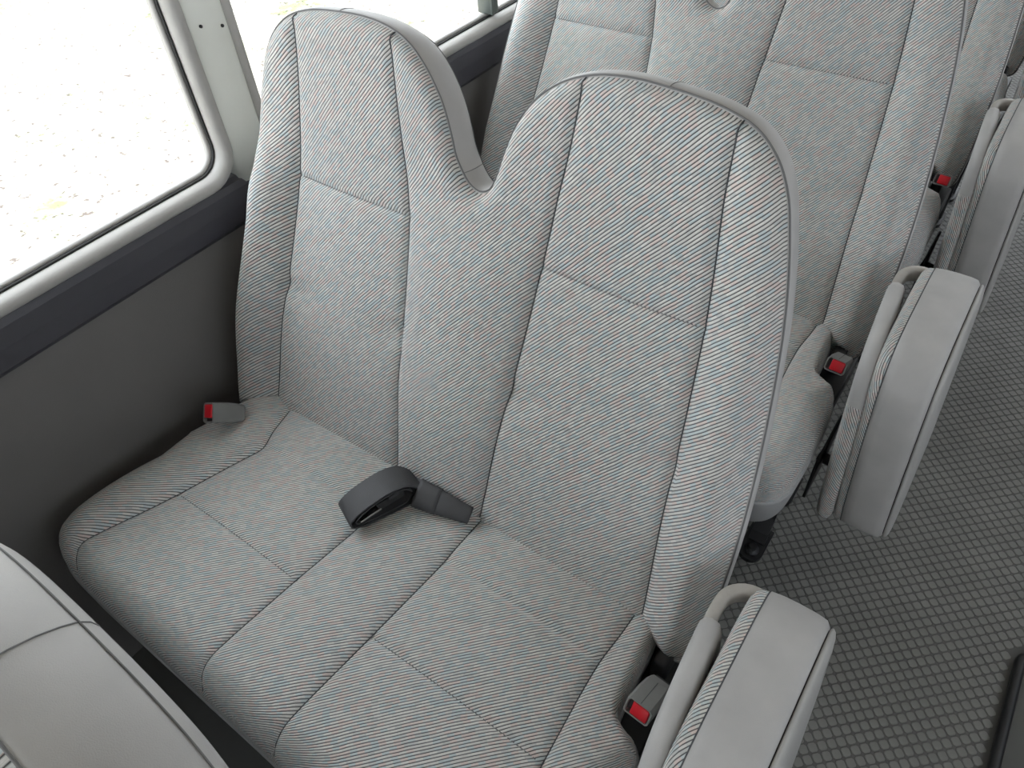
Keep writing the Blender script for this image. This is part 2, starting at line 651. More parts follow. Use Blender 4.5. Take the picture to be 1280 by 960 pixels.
wn = 1
def window(y0, y1, x_in, sgn, rail=None):
    """opening y0..y1; rubber frame ring, dark gasket, pane, optional slider rail"""
    global wn
    o = bpy.data.objects.new('window_%d' % wn, None)
    COL.objects.link(o)
    wn += 1
    structure(o)
    z0, z1 = ZB+0.003, ZT-0.01
    R = rrect(y0, y1, z0, z1, 0.055)
    n = len(R)
    nr = outward(R)
    # frame: profile (outward offset, inward-to-room depth)
    def ring(prof, mat, nm):
        V, Fc = [], []
        m = len(prof)
        for i in range(n):
            for off, dep in prof:
                V.append((x_in-sgn*dep, R[i, 0]+nr[i, 0]*off, R[i, 1]+nr[i, 1]*off))
        for i in range(n):
            for j in range(m):
                Fc.append((i*m+j, i*m+(j+1) % m, ((i+1) % n)*m+(j+1) % m, ((i+1) % n)*m+j))
        return link(nm, mesh(V, Fc), mat, o)
    ring([(0.006, -0.02), (0.006, 0.006), (0.003, 0.012), (-0.002, 0.015), (-0.008, 0.014), (-0.013, 0.008), (-0.015, -0.002), (-0.015, -0.03), (0.006, -0.03)], 'frame', 'frame')
    ring([(-0.015, -0.028), (-0.015, -0.010), (-0.0165, -0.009), (-0.0180, -0.011), (-0.0180, -0.030)], 'gasket', 'gasket')
    ring([(-0.0175, -0.026), (-0.0175, -0.014), (-0.021, -0.014), (-0.023, -0.026)], 'frame', 'glazing_bead')
    link('pane', box(min(x_in+sgn*0.028, x_in+sgn*0.031), max(x_in+sgn*0.028, x_in+sgn*0.031), y0+0.017, y1-0.017, z0+0.017, z1-0.017), 'glass' if sgn < 0 else 'dimming', o, smooth=False)  # right-hand panes, out of view, get the added light-reducing tint
    if rail is not None:
        xa, xb = sorted((x_in-sgn*0.002, x_in+sgn*0.036))
        r = link('slider_rail', box(xa, xb, rail-0.013, rail+0.013, z0+0.022, z1-0.02, 0.003), 'rail', o)
        xa, xb = sorted((x_in-sgn*0.006, x_in+sgn*0.0))
        link('rail_lip', box(xa, xb, rail-0.014, rail-0.008, z0+0.022, z1-0.02, 0.002), 'rail', r)
for i, (a, b) in enumerate(WIN):
    window(a, b, WX, -1, rail=[None, -0.05, 1.30, None, None][i])
    window(a, b, RX, 1)
for x, s in ((WX, -1), (RX, 1)):
    ys = [Y0]+[v for ab in WIN for v in ab]+[Y1]
    for k in range(0, len(ys), 2):
        pillar(ys[k]-0.001, ys[k+1]+0.001, x, s)

# two screw heads on the pillar panel beside the front bench
pl = [x for x in bpy.data.objects if x.name.startswith('trim_') and abs(x.bound_box[0][1]-0.585) < 0.002 and x.bound_box[0][0] < -1.0]
for y, z in ((0.606, 0.985), (0.640, 0.975)):
    link('screw', cyl((WX+0.0125, y, z), (WX+0.0165, y, z), 0.0024, n=8), 'gasket', pl[0] if pl else None)

# gravel yard outside
g = structure(link('ground', box(-40, 40, -40, 40, -0.85, -0.80), 'ground', smooth=False))
g['label'] = 'pale gravel yard with tufts of grass outside the windows'

# ================================================================== BENCH SEAT
XC = -0.526
CY, CZ = 0.432, 0.42            # crease between cushion and backrest
# --- backrest: plane coordinates u (across), v (up the back) -> profile with a bend below the headrests
_vs = np.linspace(-0.12, 0.8, 461)
def _tilt(v):
    s = np.clip((v-0.36)/0.14, 0, 1)
    s = s*s*(3-2*s)
    return np.radians(21.7-10.2*s)
_ty = np.cumsum(np.sin(_tilt(_vs)))*(_vs[1]-_vs[0])
_tz = np.cumsum(np.cos(_tilt(_vs)))*(_vs[1]-_vs[0])
_i0 = np.argmin(abs(_vs))
_ty -= _ty[_i0]
_tz -= _tz[_i0]
def back_map(P, wv):
    v = P[:, 1]
    t = _tilt(v)
    y = np.interp(v, _vs, _ty)+CY
    z = np.interp(v, _vs, _tz)+CZ
    return np.stack([wide(P), y-wv*np.cos(t), z+wv*np.sin(t)], 1)

def sstep(x, a, b):
    q = np.clip((x-a)/(b-a), 0, 1)
    return q*q*(3-2*q)
def wide(P):
    """the wall-side half is a little wider than the aisle-side half"""
    u, v = P[:, 0], P[:, 1]
    x = u-0.022*sstep(-u, 0.30, 0.42)
    return x-0.010*sstep(-u, 0.0, 0.03)*(1-sstep(-u, 0.06, 0.14))*sstep(v, 0.46, 0.52)

half = [(0.0, 0.476), (0.016, 0.483), (0.027, 0.505), (0.037, 0.537), (0.052, 0.573), (0.075, 0.604), (0.105, 0.627), (0.140, 0.641),
        (0.180, 0.647), (0.233, 0.646), (0.285, 0.640), (0.322, 0.628), (0.348, 0.606), (0.366, 0.576), (0.378, 0.540), (0.391, 0.490),
        (0.407, 0.41), (0.425, 0.29), (0.436, 0.18), (0.440, 0.09), (0.441, 0.03), (0.439, -0.012), (0.434, -0.036), (0.420, -0.046), (0.398, -0.042), (0.372, -0.026), (0.34, -0.022)]
ring_ = half+[(-u, v) for u, v in half[::-1][:-1]]
OUT = catmull(ring_, 0.006, closed=True)
if OUT[1][0] < OUT[0][0]:
    pass
def us_out(v):
    return np.interp(v, [-0.04, 0, .23, .41, .5, .56, .65], [.362, .36, .341, .325, .316, .309, .306])
def us_in(v):
    return np.interp(v, [-0.04, 0, .22, .41, .5, .56, .65], [.082, .083, .097, .108, .118, .128, .137])

def clip_line(fn, sgn):
    vv = np.arange(-0.03, 0.70, 0.005)
    L = np.stack([sgn*fn(vv), vv], 1)
    # smooth
    for _ in range(30):
        L[1:-1, 0] = (L[:-2, 0]+2*L[1:-1, 0]+L[2:, 0])/4
    ok = inside(L, OUT)
    L = L[ok]
    d, _, near_ = seg_dist(L[-1:], OUT, np.roll(OUT, -1, 0))
    L[-1] = near_[0]
    d, _, near_ = seg_dist(L[:1], OUT, np.roll(OUT, -1, 0))
    L[0] = near_[0]
    return L
SEAMS = [clip_line(us_out, -1), clip_line(us_in, -1), clip_line(us_in, 1), clip_line(us_out, 1)]

ST_V = 0.415
def cross_line(sg, v):
    a, b = float(us_in(v))+0.007, float(us_out(v))-0.007
    L = np.linspace(a, b, 40)
    return np.stack([sg*L, np.full(40, v)], 1)
STITCH = [cross_line(-1, ST_V), cross_line(1, ST_V)]
RIM_W = -0.016            # depth of the fabric edge where the vinyl rim begins
def hump(x):
    return np.where((x > 0) & (x < 1), np.sin(np.pi*np.clip(x, 0, 1)), 0)
def back_w(P):
    u, v = np.abs(P[:, 0]), P[:, 1]
    d, _, near_ = seg_dist(P, OUT, np.roll(OUT, -1, 0))
    so, si = us_out(v), us_in(v)
    low = 1-np.clip((v-0.36)/0.16, 0, 1)
    low = low*low*(3-2*low)
    # side bolsters
    ue = np.interp(v, [p[1] for p in half[:11:-1]], [p[0] for p in half[:11:-1]])
    s = np.clip((u-so)/np.maximum(ue-so, 0.01), 0, 1)
    wv = np.where(u > so, (0.005+np.where(P[:, 0] > 0, 0.013, 0.030)*low)*np.sin(np.pi*s**1.15), 0)
    # main panels
    q = (u-si)/(so-si)
    wv = wv+np.where((q > 0) & (q < 1), (0.004+0.002*low)*np.sin(np.pi*np.clip(q, 0, 1))**0.7, 0)
    # middle panel, rounded forward
    r = np.clip(u/si, 0, 1)
    wv = wv+np.where(u < si, (0.004+0.013*low)*(1-r*r)**0.8, 0)
    # lumbar swell
    wv = wv+0.008*np.exp(-((v-0.16)/0.10)**2)-0.002
    # seams
    SA = np.vstack([x[:-1] for x in SEAMS])
    SB = np.vstack([x[1:] for x in SEAMS])
    ds, _, _ = seg_dist(P, SA, SB)
    wv = wv-0.0045*np.exp(-(ds/0.0055)**2)
    # quilted cross stitches of the two main panels
    inp = ((q > -0.02) & (q < 1.02)).astype(float)
    taper = np.clip(np.minimum(q, 1-q)/0.08, 0, 1)
    wv = wv-inp*0.006*np.exp(-((v-0.415)/0.0055)**2)*(0.4+0.6*taper)
    dim = np.exp(-((np.minimum(q, 1-q)-0.08)/0.16)**2)
    wv = wv-inp*0.007*np.exp(-((v-0.235)/0.018)**2)*dim
    # rounding towards the edge
    rr = np.where(v > 0.40, 0.020, 0.034)
    rr = np.interp(v, [0.30, 0.45], [0.034, 0.020])
    e = np.clip(1-d/rr, 0, 1)
    drop = -RIM_W*(1-np.sqrt(np.clip(1-e*e, 0, 1)))
    f = np.clip(d/rr, 0, 1)
    f = f*f*(3-2*f)
    return wv*f-drop, d, near_, rr, e

def stitch_row(q, up, root):
    V, Fc = [], []
    for k in range(len(q)-1):
        m = sweep([q[k], q[k]*0.4+q[k+1]*0.6], circle(0.0008, 4), up=up)
        o_ = len(V)
        V += [tuple(x.co) for x in m.vertices]
        Fc += [tuple(i+o_ for i in p.vertices) for p in m.polygons]
        bpy.data.meshes.remove(m)
    link('stitching', mesh_raw(V, Fc), 'rim_thread', root)

def make_backrest(root):
    P2, faces = pad_surface(OUT, SEAMS+STITCH, 0.009)
    wv, d, near_, rr, e = back_w(P2)
    P3 = back_map(P2, wv)
    nv = near_-P2
    ln = np.linalg.norm(nv, axis=1)
    nv = np.where(ln[:, None] > 1e-5, nv/np.maximum(ln, 1e-5)[:, None], 0)
    UV = P2+nv*(0.15*rr*np.clip(e, 0, 1)**2)[:, None]
    def region(c):
        u, v = c.T
        so, si = us_out(v), us_in(v)
        r = np.full(len(c), 2)
        r[(u < -si)] = 1
        r[(u < -so)] = 0
        r[(u > si)] = 3
        r[(u > so)] = 4
        return r
    # exact region by seam polylines
    def region2(c):
        u, v = c.T
        lim = [np.interp(v, s[:, 1], s[:, 0]) for s in SEAMS]
        return sum((u > l).astype(int) for l in lim)
    parts = split_parts(P2, faces, P3, UV, region2, [(0, 'side_bolster'), (1, 'back_panel'), (2, 'middle_panel'), (3, 'back_panel'), (4, 'side_bolster')], root, 'fabric')
    for p in parts:
        orient(p.data, (0, -1, 0.3))
    # seam cords
    for s in SEAMS:
        s = resample(s, 0.003)
        w_, d_, *_ = back_w(s)
        q = back_map(s, w_+0.0004+0.0012*np.exp(-(d_/0.012)**2))
        link('seam', sweep(q, circle(0.0009, 5), up=(0, -1, 0.3)), 'thread', root)
    # stitched cross lines: short threads
    for L in STITCH:
        w_, *_ = back_w(L)
        stitch_row(back_map(L, w_+0.0004), (0, -1, 0.3), root)
    # vinyl rim around the edge
    nr = outward(OUT)
    sec = [(-0.002, RIM_W+0.003), (0.0018, RIM_W+0.002), (0.0030, RIM_W-0.002), (0.0036, -0.025), (0.0024, -0.037), (-0.001, -0.049), (-0.006, -0.060), (-0.011, -0.068), (-0.017, -0.073), (-0.024, -0.076)]
    V = np.vstack([back_map(OUT+nr*o_, np.full(len(OUT), w_)) for o_, w_ in sec])
    n, m = len(OUT), len(sec)
    Fc = [(k*n+i, k*n+(i+1) % n, (k+1)*n+(i+1) % n, (k+1)*n+i) for k in range(m-1) for i in range(n)]
    rim = link('vinyl_rim', mesh(V, Fc), 'vinyl', root)
    # piping cord between fabric and rim
    cp = back_map(OUT+nr*0.0012, np.full(n, RIM_W+0.0022))
    link('piping', sweep(cp, circle(0.0011, 6), closed=True, up=(0, -1, 0.3)), 'rim_thread', root)
    # join seam across the rim in the notch
    for k in range(1):
        q = back_map(OUT+nr*(-0.0108), np.full(n, -0.0685))
        link('rim_stitching', sweep(q, circle(0.0006, 5), closed=True, up=(0, -1, 0.3)), 'rim_thread', rim)
    for uu_ in (-0.022, -0.225, 0.225):
        i = int(np.argmin(np.abs(OUT[:, 0]-uu_)+np.where(OUT[:, 1] < 0.4, 9, 0)))
        q = np.vstack([back_map(OUT[i:i+1]+nr[i:i+1]*(o_+0.0002), np.array([w_])) for o_, w_ in sec[1:]])
        link('rim_seam', sweep(q, circle(0.0005, 5), up=(1, 0.1, 0)), 'rim_thread', rim)
    # rear panel
    ins = OUT-nr*0.024
    ins = resample(ins, 0.014, True)
    gx, gy = np.meshgrid(np.arange(-0.45, 0.46, 0.02), np.arange(-0.05, 0.66, 0.02))
    gp = np.stack([gx.ravel(), gy.ravel()], 1)
    gp = gp[inside(gp, ins)]
    dg, _, _ = seg_dist(gp, ins, np.roll(ins, -1, 0))
    gp = gp[dg > 0.008]
    pts = [Vector(p) for p in ins]+[Vector(p) for p in gp]
    v, e_, f, *_ = delaunay_2d_cdt(pts, [(i, (i+1) % len(ins)) for i in range(len(ins))], [], 1, 1e-6)
    Q = np.array([tuple(p) for p in v])
    dq, _, _ = seg_dist(Q, ins, np.roll(ins, -1, 0))
    wq = -0.0762-0.004*np.clip(dq/0.06, 0, 1)
    me = mesh_raw(back_map(Q, wq), [tuple(t) for t in f])
    orient(me, (0, 1, -0.3))
    link('rear_panel', me, 'vinyl', root)

# --- cushion -----------------------------------------------------------------
CF = 0.026      # front edge
chalf = [(0.0, CF), (0.20, CF), (0.34, CF+0.001), (0.395, CF+0.006), (0.425, CF+0.022), (0.440, CF+0.050), (0.445, 0.11), (0.446, 0.20), (0.444, 0.262),
         (0.440, 0.285), (0.428, 0.297), (0.410, 0.301), (0.399, 0.310), (0.395, 0.330), (0.391, 0.37), (0.388, 0.42), (0.383, 0.441), (0.368, 0.450), (0.30, 0.451)]
cleft = chalf[:8]+[(0.440, 0.27), (0.430, 0.34), (0.420, 0.40), (0.402, 0.436), (0.37, 0.449), (0.30, 0.451)]
COUT = catmull([(-u, v) for u, v in cleft[::-1]]+chalf[1:], 0.006, closed=True)
def cs_out(t):
    return np.interp(t, [0.02, 0.06, 0.18, 0.30, 0.35, 0.40, 0.47], [0.362, 0.372, 0.357, 0.348, 0.346, 0.350, 0.352])
def cs_in(t):
    return np.interp(t, [0.02, 0.04, 0.2, 0.345, 0.37, 0.47], [0.070, 0.073, 0.082, 0.089, 0.088, 0.088])
def cs_inL(t):
    return np.interp(t, [0.02, 0.04, 0.2, 0.32, 0.47], [0.062, 0.074, 0.065, 0.055, 0.060])
def cseam(fn, sgn):
    tt = np.arange(CF+0.001, 0.449, 0.005)
    L = np.stack([sgn*fn(tt), tt], 1)
    for _ in range(4):
        L[1:-1, 0] = (L[:-2, 0]+2*L[1:-1, 0]+L[2:, 0])/4
    L = L[inside(L, COUT)]
    for k in (0, -1):
        _, _, nn = seg_dist(L[k][None], COUT, np.roll(COUT, -1, 0))
        L[k] = nn[0]
    return L
def cs_outL(t):
    return np.interp(t, [0.02, 0.06, 0.18, 0.30, 0.345, 0.38, 0.47], [0.362, 0.375, 0.344, 0.314, 0.300, 0.318, 0.345])
CSEAMS = [cseam(cs_outL, -1), cseam(cs_inL, -1), cseam(cs_in, 1), cseam(cs_out, 1)]

def ccross(k, t):
    a = float(np.interp(t, CSEAMS[k][:, 1], CSEAMS[k][:, 0]))+0.007
    b = float(np.interp(t, CSEAMS[k+1][:, 1], CSEAMS[k+1][:, 0]))-0.007
    return np.stack([np.linspace(a, b, 44), np.full(44, t)], 1)
CSTITCH = [ccross(0, 0.205), ccross(2, 0.205), ccross(0, 0.350), ccross(2, 0.350)]

def cush_z(P):
    u, t = P.T
    d, idx, near_ = seg_dist(P, COUT, np.roll(COUT, -1, 0))
    base = np.interp(t, [0.02, 0.10, 0.20, 0.30, 0.38, 0.47], [0.440, 0.440, 0.434, 0.428, 0.424, 0.418])
    base = base+0.006*(1-np.clip(np.abs(u)/0.44, 0, 1)**2)
    lim = [np.interp(t, s[:, 1], s[:, 0]) for s in CSEAMS]
    edges_ = [np.full(len(u), -0.445)]+lim+[np.full(len(u), 0.445)]
    amp = [0.010, 0.007, 0.009, 0.007, 0.008*(1-0.7*sstep(t, 0.22, 0.34))]
    for k in range(5):
        q = (u-edges_[k])/(edges_[k+1]-edges_[k])
        base = base+np.where((q > 0) & (q < 1), amp[k]*np.sin(np.pi*np.clip(q, 0, 1))**0.7, 0)
    SA = np.vstack([x[:-1] for x in CSEAMS])
    SB = np.vstack([x[1:] for x in CSEAMS])
    ds, _, _ = seg_dist(P, SA, SB)
    base = base-0.004*np.exp(-(ds/0.0055)**2)
    # cross quilting and rear band on the two sitting panels
    for k in (1, 3):        # stitched across
        q = (u-edges_[k])/(edges_[k+1]-edges_[k])
        m = ((q > 0) & (q < 1)).astype(float)
        base = base-m*0.0032*np.exp(-((t-0.350)/0.006)**2)
        base = base-m*0.0030*np.exp(-((t-0.205)/0.006)**2)
    front = near_[:, 1] < 0.29
    notch = (near_[:, 1] >= 0.29) & (np.abs(near_[:, 0]) > 0.36)
    r = np.where(front, 0.050, np.where(notch, 0.012, 0.014))
    h = np.where(front, 0.078, np.where(notch, 0.040, 0.030))
    sm = np.clip((near_[:, 1]-0.24)/0.06, 0, 1)
    r = np.where(near_[:, 1] < 0.30, 0.050-0.034*sm, r)
    h = np.where(near_[:, 1] < 0.30, 0.078-0.038*sm, h)
    e = np.clip(1-d/r, 0, 1)
    drop = h*(1-np.sqrt(np.clip(1-e**2.2, 0, 1)))
    return base-drop, near_, r, h, e

def cwide(P):
    return P[:, 0]-0.028*sstep(-P[:, 0], 0.33, 0.43)*(1-sstep(P[:, 1], 0.12, 0.36))

def make_cushion(root):
    P2, faces = pad_surface(COUT, CSEAMS+CSTITCH, 0.009)
    z, near_, r, h, e = cush_z(P2)
    P3 = np.stack([cwide(P2), P2[:, 1], z], 1)
    nv = near_-P2
    ln = np.linalg.norm(nv, axis=1)
    nv = np.where(ln[:, None] > 1e-5, nv/np.maximum(ln, 1e-5)[:, None], 0)
    UV = P2+nv*(0.9*h*np.clip(e, 0, 1)**2.2)[:, None]+np.array([3.1, 1.7])
    def region(c):
        lim = [np.interp(c[:, 1], s[:, 1], s[:, 0]) for s in CSEAMS]
        return sum((c[:, 0] > l).astype(int) for l in lim)
    for p in split_parts(P2, faces, P3, UV, region, [(0, 'cushion_side'), (1, 'sitting_panel'), (2, 'cushion_middle'), (3, 'sitting_panel'), (4, 'cushion_side')], root, 'fabric'):
        orient(p.data, (0, 0, 1))
    for s in CSEAMS:
        zz = cush_z(s)[0]
        q = np.stack([cwide(s), s[:, 1], zz+0.0004], 1)
        link('seam', sweep(q[1:-1:2], circle(0.0008, 5)), 'thread', root)
    for L in CSTITCH[:2]:
        stitch_row(np.stack([cwide(L), L[:, 1], cush_z(L)[0]+0.0001], 1), (0, 0, 1), root)
    # vinyl skirt below the fabric
    zE = cush_z(COUT)[0]
    nr = outward(COUT)
    n = len(COUT)
    rows = []
    for off, f in ((-0.003, 0.004), (0.0018, 0.002), (0.002, -0.004), (0.001, -0.02), (-0.001, None), (-0.012, None), (-0.03, None)):
        q = COUT+nr*off
        if f is None:
            zz = np.full(n, {-0.001: 0.318, -0.012: 0.303, -0.03: 0.299}[off])
        else:
            zz = zE+f
        rows.append(np.stack([cwide(q), q[:, 1], zz], 1))
    V = np.vstack(rows)
    m = len(rows)
    Fc = [(k*n+i, k*n+(i+1) % n, (k+1)*n+(i+1) % n, (k+1)*n+i) for k in range(m-1) for i in range(n)]
    Fc.append(tuple(range((m-1)*n, m*n)))
    link('cushion_skirt', mesh(V, Fc), 'skirt', root)

def make_base(root):
    # steel frame: two cross beams, side rails, two legs with bolted feet on the aisle side, wall bracket
    link('cross_beam', box(-0.43, 0.40, 0.115, 0.155, 0.262, 0.30, 0.004), 'steel', root)
    link('cross_beam', box(-0.43, 0.40, 0.375, 0.415, 0.262, 0.30, 0.004), 'steel', root)
    for x in (-0.30, 0.36):
        link('side_rail', box(x-0.018, x+0.018, 0.10, 0.46, 0.236, 0.264, 0.004), 'steel', root)
    for sx in (-0.30, 0.402):
        for y in (0.235, 0.40):
            lg = link('leg', sweep([(sx, y+0.02, 0.262), (sx, y+0.02, 0.06), (sx, y, 0.02), (sx, y-0.02, 0.010)], [(0.017, 0.006), (-0.017, 0.006), (-0.017, -0.006), (0.017, -0.006)], up=(0, -1, 0.2)), 'steel', root, smooth=False)
            ft = []
            for k in range(14):
                a = math.pi*k/13
                ft.append((sx+0.024*math.cos(a+math.pi), y-0.045+0.024*math.sin(a+math.pi)))
            ft = ft+[(sx+0.024, y+0.02), (sx-0.024, y+0.02)]
            nn = len(ft)
            V = [(a, b, 0.001) for a, b in ft]+[(a, b, 0.012) for a, b in ft]
            Fc = [tuple(range(nn)), tuple(range(nn, 2*nn))]+[(k, (k+1) % nn, nn+(k+1) % nn, nn+k) for k in range(nn)]
            foot = link('foot', mesh(V, Fc), 'steel', lg, smooth=False)
            link('washer', cyl((sx, y-0.043, 0.012), (sx, y-0.043, 0.015), 0.015), 'steel', lg)
            link('bolt', cyl((sx, y-0.043, 0.015), (sx, y-0.043, 0.023), 0.008, n=6), 'bolt', lg, smooth=False)
    link('buckle_well', box(0.372, 0.436, 0.270, 0.47, 0.305, 0.352, 0.004), 'black', root)
    # hinge housing between cushion and backrest, aisle side and wall side
    for sx in (-1, 1):
        link('recliner_hinge', box(min(sx*0.395, sx*0.418), max(sx*0.395, sx*0.418), 0.40, 0.52, 0.285, 0.40, 0.006), 'black', root)

bench = empty('bench_seat', (XC, 0, 0), 'grey ribbed double bench seat with an unbuckled black lap belt lying on its cushion', 'bench seat', 'double bench seats along the windows')
make_backrest(bench)
make_cushion(bench)
make_base(bench)
PITCH_Y = 0.69
bl = {1: 'grey ribbed double bench seat standing directly behind the one with the black lap belt',
      2: 'grey double bench seat two rows behind the one with the black lap belt',
      3: 'grey double bench seat three rows behind the one with the black lap belt',
      -1: 'grey bench seat in front of the lap belt bench, showing its vinyl back and rim'}
for k, lab in bl.items():
    b = copy_tree(bench)
    b.location.y = PITCH_Y*k if k > 0 else -0.702
    b['label'] = lab

# ================================================================== FOLDED AISLE SEATS
def offset_poly(P, d):
    return P+outward(P)*d

def pad_profile(pts, step=0.012):
    return catmull(pts, step, closed=True)

def lofted(outline, layers, xf, uvb=(0, 0), caps=(False, False), idx=None):
    """rings of a (y,z) outline at given (x, inset); returns mesh with rib UVs. idx: outline segment filter"""
    n = len(outline)
    nr = outward(outline)
    V, UVs = [], []
    per = np.r_[0, np.cumsum(np.linalg.norm(np.diff(outline, axis=0), axis=1))]
    acc = 0
    prev = None
    for x, ins in layers:
        q = outline-nr*ins
        if prev is not None:
            acc += math.hypot(x-prev[0], ins-prev[1])
        prev = (x, ins)
        for i in range(n):
            V.append(xf(x, q[i, 0], q[i, 1]))
            o_ = outline[i]+nr[i]*(acc-0.06)
            UVs.append((o_[0]+uvb[0], o_[1]+uvb[1]))
    m = len(layers)
    Fc = []
    for k in range(m-1):
        for i in range(n):
            if idx is not None and not idx(i):
                continue
            Fc.append((k*n+i, k*n+(i+1) % n, (k+1)*n+(i+1) % n, (k+1)*n+i))
    for end in (0, 1):                       # closed faces: rings shrinking to the middle
        if not caps[end]:
            continue
        x, ins = layers[0] if end == 0 else layers[-1]
        q = outline-nr*ins
        c = q.mean(0)
        prev_ = 0 if end == 0 else (m-1)*n
        for f in (0.75, 0.5, 0.25):
            b_ = len(V)
            for k in range(n):
                p = c+(q[k]-c)*f
                V.append(xf(x, p[0], p[1]))
                UVs.append((p[0]+uvb[0], p[1]+uvb[1]))
            Fc += [(prev_+k, prev_+(k+1) % n, b_+(k+1) % n, b_+k) for k in range(n)]
            prev_ = b_
        V.append(xf(x, c[0], c[1]))
        UVs.append((c[0]+uvb[0], c[1]+uvb[1]))
        Fc += [(len(V)-1, prev_+k, prev_+(k+1) % n) for k in range(n)]
    ids = sorted({i for f in Fc for i in f})
    mp = {i: k for k, i in enumerate(ids)}
    me = mesh([V[i] for i in ids], [tuple(mp[i] for i in f) for f in Fc])
    add_uv(me, np.array([UVs[i] for i in ids]))
    return me

LEAN = 0.092
def xf(x, y, z):
    return (x+(0.59-z)*LEAN, y, z)

def xb(x, y, z):
    # the folded backrest pad is splayed a little towards the front
    return (x+(0.59-z)*LEAN*0.8+0.075*max(0.0, 0.41-y), y, z)

def make_jump(root):
    S = pad_profile([(0.475, 0.56), (0.462, 0.588), (0.435, 0.596), (0.36, 0.597), (0.28, 0.594), (0.235, 0.580), (0.205, 0.545), (0.190, 0.48),
                     (0.180, 0.38), (0.178, 0.28), (0.186, 0.235), (0.21, 0.212), (0.26, 0.205), (0.40, 0.205), (0.455, 0.215), (0.476, 0.25), (0.482, 0.35), (0.482, 0.48)], 0.010)
    # seat pad: ribbed sitting face (towards the bench), vinyl side band, plastic shell on the aisle side
    link('sitting_face', lofted(S, [(-0.049, 0.05), (-0.0505, 0.035), (-0.051, 0.022), (-0.049, 0.012), (-0.045, 0.005), (-0.040, 0.0015), (-0.032, 0.0)], xf, (5.3, 2.2), (True, False)), 'fabric', root)
    link('side_band', lofted(S, [(-0.032, 0.0006), (-0.0315, -0.0012), (-0.016, -0.003), (0.002, -0.0035), (0.020, -0.003), (0.031, -0.0015), (0.0355, 0.004), (0.036, 0.02)], xf), 'vinyl', root)
    nrm = outward(S)
    q = S+nrm*0.0008
    link('seam', sweep([xf(-0.0322, a, b) for a, b in q], circle(0.0009, 5), closed=True, up=(1, 0, 0)), 'thread', root)
    link('shadow_gap', lofted(S, [(0.0355, 0.007), (0.0380, 0.007)], xf), 'black', root)
    link('shell', lofted(S, [(0.0368, 0.02), (0.0368, 0.007), (0.0375, 0.004), (0.0395, 0.003), (0.0425, 0.006), (0.0445, 0.012), (0.046, 0.024), (0.047, 0.05)], xf, (0, 0), (False, True)), 'shell', root)
    # folded backrest pad: thinner, with a smooth cap along its top
    T = pad_profile([(0.405, 0.572), (0.397, 0.586), (0.375, 0.590), (0.30, 0.588), (0.25, 0.575), (0.215, 0.545), (0.195, 0.50), (0.178, 0.42), (0.168, 0.32), (0.170, 0.255), (0.180, 0.225), (0.205, 0.215),
                     (0.30, 0.215), (0.39, 0.22), (0.41, 0.26), (0.412, 0.40)], 0.010)
    lay = [(-0.085, 0.03), (-0.086, 0.018), (-0.0845, 0.009), (-0.080, 0.002), (-0.0725, 0.0), (-0.064, 0.002), (-0.0595, 0.009), (-0.058, 0.018), (-0.0585, 0.03)]
    T_top = lambda i: (T[i, 1]+T[(i+1) % len(T), 1])/2 > 0.487 and T[i, 0] < 0.42
    bk = link('back_pad', lofted(T, lay, xb, (7.1, 4.2), (True, True), idx=lambda i: not T_top(i)), 'fabric', root)
    link('top_cap', lofted(T, [(x, i-0.0014) for x, i in lay], xb, idx=T_top), 'vinyl', root)
    # curved hinge bracket between the two pads
    br = catmull([(-0.073, 0.385, 0.568), (-0.074, 0.412, 0.572), (-0.072, 0.436, 0.573), (-0.063, 0.450, 0.573), (-0.048, 0.458, 0.572), (-0.034, 0.460, 0.568)], 0.006)
    link('hinge_bracket', sweep(br, [(0.005, 0.012), (-0.005, 0.012), (-0.007, 0.009), (-0.007, -0.009), (-0.005, -0.012), (0.005, -0.012), (0.007, -0.009), (0.007, 0.009)]), 'bracket', root)
    # support arm under the pads, joined to the bench frame
    link('support_arm', sweep([(-0.080, 0.30, 0.24), (-0.055, 0.30, 0.235), (-0.02, 0.30, 0.235), (0.02, 0.30, 0.27)], circle(0.011, 8)), 'steel', root)
    link('pivot_plate', box(-0.075, -0.069, 0.23, 0.36, 0.19, 0.30, 0.002), 'steel', root)

js = empty('folding_seat', (0, 0, 0), 'grey folded aisle seat hanging beside the bench with the black lap belt', 'folding seat', 'folded aisle seats')
make_jump(js)
for k, lab in {1: 'grey folded aisle seat beside the bench directly behind the lap belt bench',
               2: 'grey folded aisle seat two rows behind the lap belt bench',
               3: 'grey folded aisle seat three rows behind the lap belt bench'}.items():
    c = copy_tree(js)
    c.location.y = PITCH_Y*k
    c['label'] = lab

